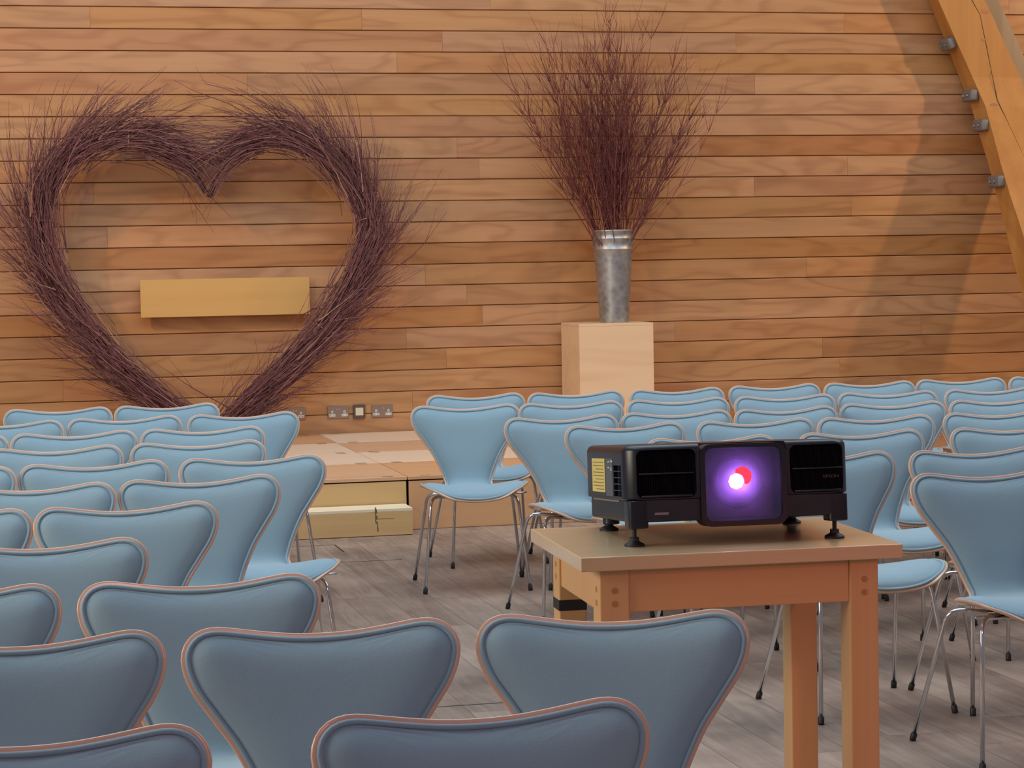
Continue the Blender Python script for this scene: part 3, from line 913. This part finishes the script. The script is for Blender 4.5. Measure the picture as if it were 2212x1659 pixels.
# black frame
V,F=[],[]
for side,C,dl in halves:
    pts=[np.array((c[0],HY+0.03,c[1]))-O for c in C[::3]]
    tube_data(V,F,pts,0.017,8)
mesh_obj('frame',V,F,M['black_frame'],hw)
def at_len(C,dl,s):
    return np.array((np.interp(s,dl,C[:,0]),np.interp(s,dl,C[:,1])))
for side,C,dl in halves:
    TL=dl[-1]; nb=14
    for b_ in range(nb):
        V,F,A=[],[],[]
        s0=TL*(b_/nb)*0.93-0.06
        upper=min(1,max(0,(b_/nb-0.12)/0.38))*min(1,max(0,(0.99-b_/nb)/0.12))
        for k in range(118):
            s=s0+r.uniform(-0.12,0.12); s=max(0.0,min(TL-0.02,s))
            p2=at_len(C,dl,s); q2=at_len(C,dl,min(s+0.02,TL)); tn=q2-at_len(C,dl,max(0,s-0.02)); tn/=np.linalg.norm(tn)
            out=np.array((tn[1],-tn[0]))*side     # outward normal
            w=0.046+0.010*upper
            off=r.gauss(0.004,w); offy=r.gauss(-0.01,0.035)
            wild=r.random()
            if wild<0.52: f,spd,L=0.92,r.gauss(0.01,0.05),r.uniform(0.25,0.55)
            elif wild<0.84: f,spd,L=r.uniform(0.3,0.8),r.gauss(0.07+0.11*upper,0.12),r.uniform(0.28,0.60)
            else: f,spd,L=r.uniform(0.0,0.35),r.gauss(0.13+0.26*upper,0.20),r.uniform(0.32,0.52+0.26*upper)
            pos=np.array((p2[0]+out[0]*off,p2[1]+out[1]*off)); yy=HY+offy; pts=[]
            n=7; ja=r.gauss(0,0.16); ss=s; vy=r.gauss(-0.02,0.07)
            t0_=np.array((tn[0]*math.cos(ja)-tn[1]*math.sin(ja),tn[0]*math.sin(ja)+tn[1]*math.cos(ja))); dirn=t0_.copy()
            for i in range(n):
                pts.append(np.array((pos[0],min(yy,YW-0.03),max(pos[1],ZS+0.02)))-O)
                loc=at_len(C,dl,min(ss+0.03,TL))-at_len(C,dl,max(0,min(ss,TL-0.04))); loc/=np.linalg.norm(loc)+1e-9
                if ss>TL-0.05: loc=dirn
                lo_=np.array((loc[1],-loc[0]))*side
                dirn=(1-f)*t0_+f*loc+lo_*spd*1.2+np.array((r.gauss(0,.05),r.gauss(0,.05)))
                dirn/=np.linalg.norm(dirn)
                st=L/(n-1); pos=pos+dirn*st; ss+=st; yy+=vy*st+r.gauss(0,.003)
            rad0=r.uniform(0.0020,0.0042)
            c0=r.random()
            a,b2=tube_data(V,F,pts,[rad0*(1-0.72*i/(n-1)) for i in range(n)],4,False); A+=[c0]*(b2-a)
            if wild>0.52:
                for m in range(r.randint(1,2)):
                    i=r.randint(2,4); d0=pts[i+1]-pts[i]; d0/=np.linalg.norm(d0)
                    sd=np.array((r.gauss(0,1),r.gauss(0,.5),r.gauss(0,1))); dd_=d0+sd*0.28; dd_/=np.linalg.norm(dd_)
                    Lt=r.uniform(0.08,0.24); e1=pts[i]+dd_*Lt*0.5; e2=e1+(dd_+np.array((r.gauss(0,.12),0,r.gauss(0,.12))))*Lt*0.5
                    for e in (e1,e2): e[1]=min(e[1],YW-HY-0.03); e[2]=max(e[2],0.02)
                    a,b2=tube_data(V,F,[pts[i],e1,e2],[0.0017,0.0012,0.0007],4,False); A+=[c0*0.8]*(b2-a)
        o=mesh_obj('twig_bundle',V,F,M['twig'],hw); twig_attr(o.data,A)
    # pale cut willow ties around the bundles
for side,C,dl in halves:
    TL=dl[-1]
    for fq in (0.30,0.55,0.80):
        V,F=[],[]
        p=at_len(C,dl,TL*fq); tn=at_len(C,dl,TL*fq+.02)-p; tn/=np.linalg.norm(tn); nn=np.array((tn[1],-tn[0]))
        pts=[]
        for k in range(16):
            a=2*math.pi*k/16
            pts.append(np.array((p[0]+nn[0]*0.058*math.cos(a),HY+0.058*math.sin(a),p[1]+nn[1]*0.058*math.cos(a)))-O)
        tube_data(V,F,pts,0.0028,6,closed=True)
        o=mesh_obj('tie',V,F,M['twig'],hw); twig_attr(o.data,[0.97]*len(V))

# ------------------------------------------------------------------ board on the wall
t=empty('mounted_board',(1.599,14.72,1.224))
tag(t,'yellow wooden board fixed to the wall inside the heart wreath','board')
bm=bmesh.new(); box(bm,-0.559,0.559,-0.025,0.0,-0.124,0.124,0.002,1); from_bm('panel',bm,M['board'],t)
for x in (-0.42,0.42):
    bm=bmesh.new(); box(bm,x-0.02,x+0.02,0.0005,0.0585,-0.10,0.10); from_bm('batten',bm,M['board'],t)

# ------------------------------------------------------------------ sockets
def socket(x,z,label):
    t=empty('double_socket',(x,YW,z)); tag(t,label,'power socket','metal power sockets low on the wall')
    bm=bmesh.new(); box(bm,-0.0725,0.0725,-0.008,-0.0015,-0.0425,0.0425,0.0015,1); from_bm('plate',bm,M['plate'],t)
    for s in (-1,1):
        cx=s*0.042
        bm=bmesh.new()
        box(bm,cx-0.007,cx+0.007,-0.0100,-0.0078,-0.006,0.012,0.001,1)
        box(bm,cx-0.021,cx+0.021,-0.0100,-0.0078,-0.028,-0.011,0.001,1)
        ins=from_bm('socket_insert',bm,M['white'],t)
        bm=bmesh.new()
        box(bm,cx-0.002,cx+0.002,-0.0105,-0.0098,-0.001,0.006)
        for q in (-0.011,0.011): box(bm,cx+q-0.0035,cx+q+0.0035,-0.0105,-0.0098,-0.0215,-0.0175)
        from_bm('pin_hole',bm,M['dark_gap'],ins)
        bm=bmesh.new(); box(bm,s*0.009-0.0045,s*0.009+0.0045,-0.0115,-0.0078,0.012,0.028,0.001,1); from_bm('rocker',bm,M['chrome'],t)
socket(2.049,0.430,'double power socket half hidden behind a chair back, under the heart')
socket(2.3455,0.430,'double power socket between the half hidden socket and the square switch')
socket(2.6465,0.428,'double power socket nearest the right block of chairs')
t=empty('wall_switch',(2.487,YW,0.431)); tag(t,'square switch with dark surround and cream centre, between two sockets','switch')
bm=bmesh.new(); box(bm,-0.041,0.041,-0.020,-0.0015,-0.046,0.046,0.002,1); from_bm('surround',bm,M['dark_plate'],t)
bm=bmesh.new(); box(bm,-0.0265,0.0265,-0.0235,-0.0202,-0.0265,0.0265,0.002,1); from_bm('rocker',bm,M['cream'],t)

# ------------------------------------------------------------------ leaning timber
BEAM=[ # z, left-back x, left-front x, right x, back y
 (4.85,5.905,5.805,6.130,14.745),(3.62,6.470,6.420,6.765,14.745),(3.206,6.660,6.627,6.980,14.745),(3.103,6.705,6.675,7.036,14.745),(2.899,6.795,6.772,7.134,14.745),(2.666,6.892,6.884,7.254,14.745),
 (2.452,6.938,6.938,7.285,14.654),(2.253,6.946,6.942,7.262,14.547),(2.054,6.959,6.944,7.250,14.440),(1.834,6.962,6.953,7.245,14.320),
 (1.641,6.962,6.969,7.252,14.216),(1.251,6.965,6.997,7.275,14.005),(0.635,6.968,7.027,7.300,13.673),(0.0,6.975,7.030,7.305,13.330)]
def beam(name,rows,depth,mat,parent):
    V,F=[],[]
    for z,lb,lf,rf,yb in rows:
        V+=[(lf,yb-depth,z),(rf,yb-depth,z),(rf,yb,z),(lb,yb,z)]
    for i in range(len(rows)-1):
        for k in range(4):
            a,b=4*i+k,4*i+(k+1)%4
            F.append((a,b,b+4,a+4))
    F.append((3,2,1,0)); e=4*(len(rows)-1); F.append((e,e+1,e+2,e+3))
    bm=bmesh.new(); vs=[bm.verts.new(v) for v in V]
    for f in F: bm.faces.new([vs[i] for i in f])
    return from_bm(name,bm,mat,parent)
BM=empty('timber_beam',(0,0,0))
tag(BM,'curved honey coloured timber beam leaning in from the upper right corner','beam',kind='thing')
beam('beam_body',BEAM,0.22,M['beam'],BM)
# drying crack down the front face
V,F=[],[]
cr_=[(3.45,6.80),(3.208,6.881),(3.105,6.944),(2.912,6.985),(2.718,7.026),(2.499,7.038),(2.372,7.071),(2.093,7.134)]
pts=[]
for z,x in cr_:
    yb=np.interp(-z,[-b[0] for b in BEAM],[b[4] for b in BEAM]); pts.append(np.array((x,yb-0.22,z)))
tube_data(V,F,pts,[.001,.0028,.0018,.0028,.0018,.003,.002,.001],4); mesh_obj('crack',V,F,M['dark_gap'],BM,False)
for z,px in ((2.91,6.762),(2.541,6.905),(2.324,6.936),(1.921,6.950)):
    yb=float(np.interp(-z,[-b[0] for b in BEAM],[b[4] for b in BEAM]))
    bm=bmesh.new(); Mx=Matrix.Translation((px-0.018,yb-0.115,z))@Matrix.Rotation(R(0 if z<2.6 else -20),4,'Y')
    box(bm,-0.030,0.030,-0.085,0.085,-0.042,0.042,0.016,3,Mx)
    pl=from_bm('bolt_plate',bm,M['cast'],BM,True,R(40))
    bm=bmesh.new()
    for q in (-0.03,0.035): lathe(bm,[(0.013,0),(0.013,0.010),(0.009,0.013)],6,Mx@Matrix.Translation((-0.029,q,0))@Matrix.Rotation(R(-90),4,'Y'),close_top=True)
    from_bm('bolt',bm,M['steel'],pl)
for z,x,q in ((3.132,6.985,1.0),(2.931,6.972,0.7),(2.459,7.005,0.9)):
    yb=float(np.interp(-z,[-b[0] for b in BEAM],[b[4] for b in BEAM]))-0.22
    bm=bmesh.new(); lathe(bm,[(0.030*q,-0.004),(0.026*q,0.0012),(0.010*q,0.0016)],18,Matrix.Translation((x,yb,z))@Matrix.Rotation(R(90),4,'X')@Matrix.Diagonal((1.3,0.7,1,1)),close_top=True)
    from_bm('knot',bm,M['dowel'],BM)
G2=empty('timber_strut',(0,0,0))
tag(G2,'paler grey timber strut running close behind the honey coloured beam','beam',kind='thing')
GR=[(z,rf+0.012,rf+0.012,rf+0.165,yb) for z,lb,lf,rf,yb in BEAM]
beam('strut_body',GR,0.11,M['greybeam'],G2)

# ------------------------------------------------------------------ light
w=bpy.data.worlds.new('world'); SC.world=w; w.use_nodes=True
bg=w.node_tree.nodes['Background']; bg.inputs[0].default_value=(0.84,0.80,0.95,1); bg.inputs[1].default_value=0.22

def area(name,loc,target,sx_,sy_,power,color):
    l=bpy.data.lights.new(name,'AREA'); l.shape='RECTANGLE'; l.size=sx_; l.size_y=sy_; l.energy=power; l.color=color
    o=bpy.data.objects.new(name,l); COL.objects.link(o); o.location=loc
    o.rotation_euler=(Vector(target)-Vector(loc)).to_track_quat('-Z','Y').to_euler()
    return o
def spot(name,loc,target,power,color,size,blend,radius):
    l=bpy.data.lights.new(name,'SPOT'); l.energy=power; l.color=color; l.spot_size=R(size); l.spot_blend=blend; l.shadow_soft_size=radius
    o=bpy.data.objects.new(name,l); COL.objects.link(o); o.location=loc
    o.rotation_euler=(Vector(target)-Vector(loc)).to_track_quat('-Z','Y').to_euler()
    return o
area('rooflight_daylight',(0.6,7.9,6.2),(0.6,8.2,0),4.5,8.5,330,(0.56,0.83,1.0))
area('rooflight_daylight',(6.2,8.2,6.2),(5.6,8.4,0),4.5,7.5,260,(0.97,0.97,0.95))
area('window_daylight',(-4.5,4.6,2.6),(1.5,5.0,0.6),3.0,2.0,240,(1.0,0.88,0.68))
spot('ceiling_or_fill_spot',(-2.9,11.2,5.0),(1.6,14.78,1.7),600,(1.0,0.67,0.42),85,0.6,0.14)
spot('ceiling_or_fill_spot',(10.1,11.3,4.5),(5.4,14.78,1.7),430,(1.0,0.62,0.30),80,0.7,0.10)
spot('ceiling_or_fill_spot',(1.2,-2.2,4.2),(1.4,4.2,0.6),185,(1.0,0.42,0.40),70,0.8,0.25)  # lamp added behind the camera for the reddish light on near fronts
spot('ceiling_or_fill_spot',(3.3,-2.2,3.0),(1.85,4.8,0.28),290,(1.0,0.13,0.05),11,0.7,0.1)  # narrow lamp added only to redden the table front

SC.view_settings.view_transform='Standard'; SC.view_settings.look='None'
SC.view_settings.exposure=0.0; SC.view_settings.gamma=1.0; SC.view_settings.use_curve_mapping=False
SC.cycles.use_denoising=True
SC.cycles.max_bounces=8; SC.cycles.transparent_max_bounces=16
SC.cycles.sample_clamp_indirect=6.0
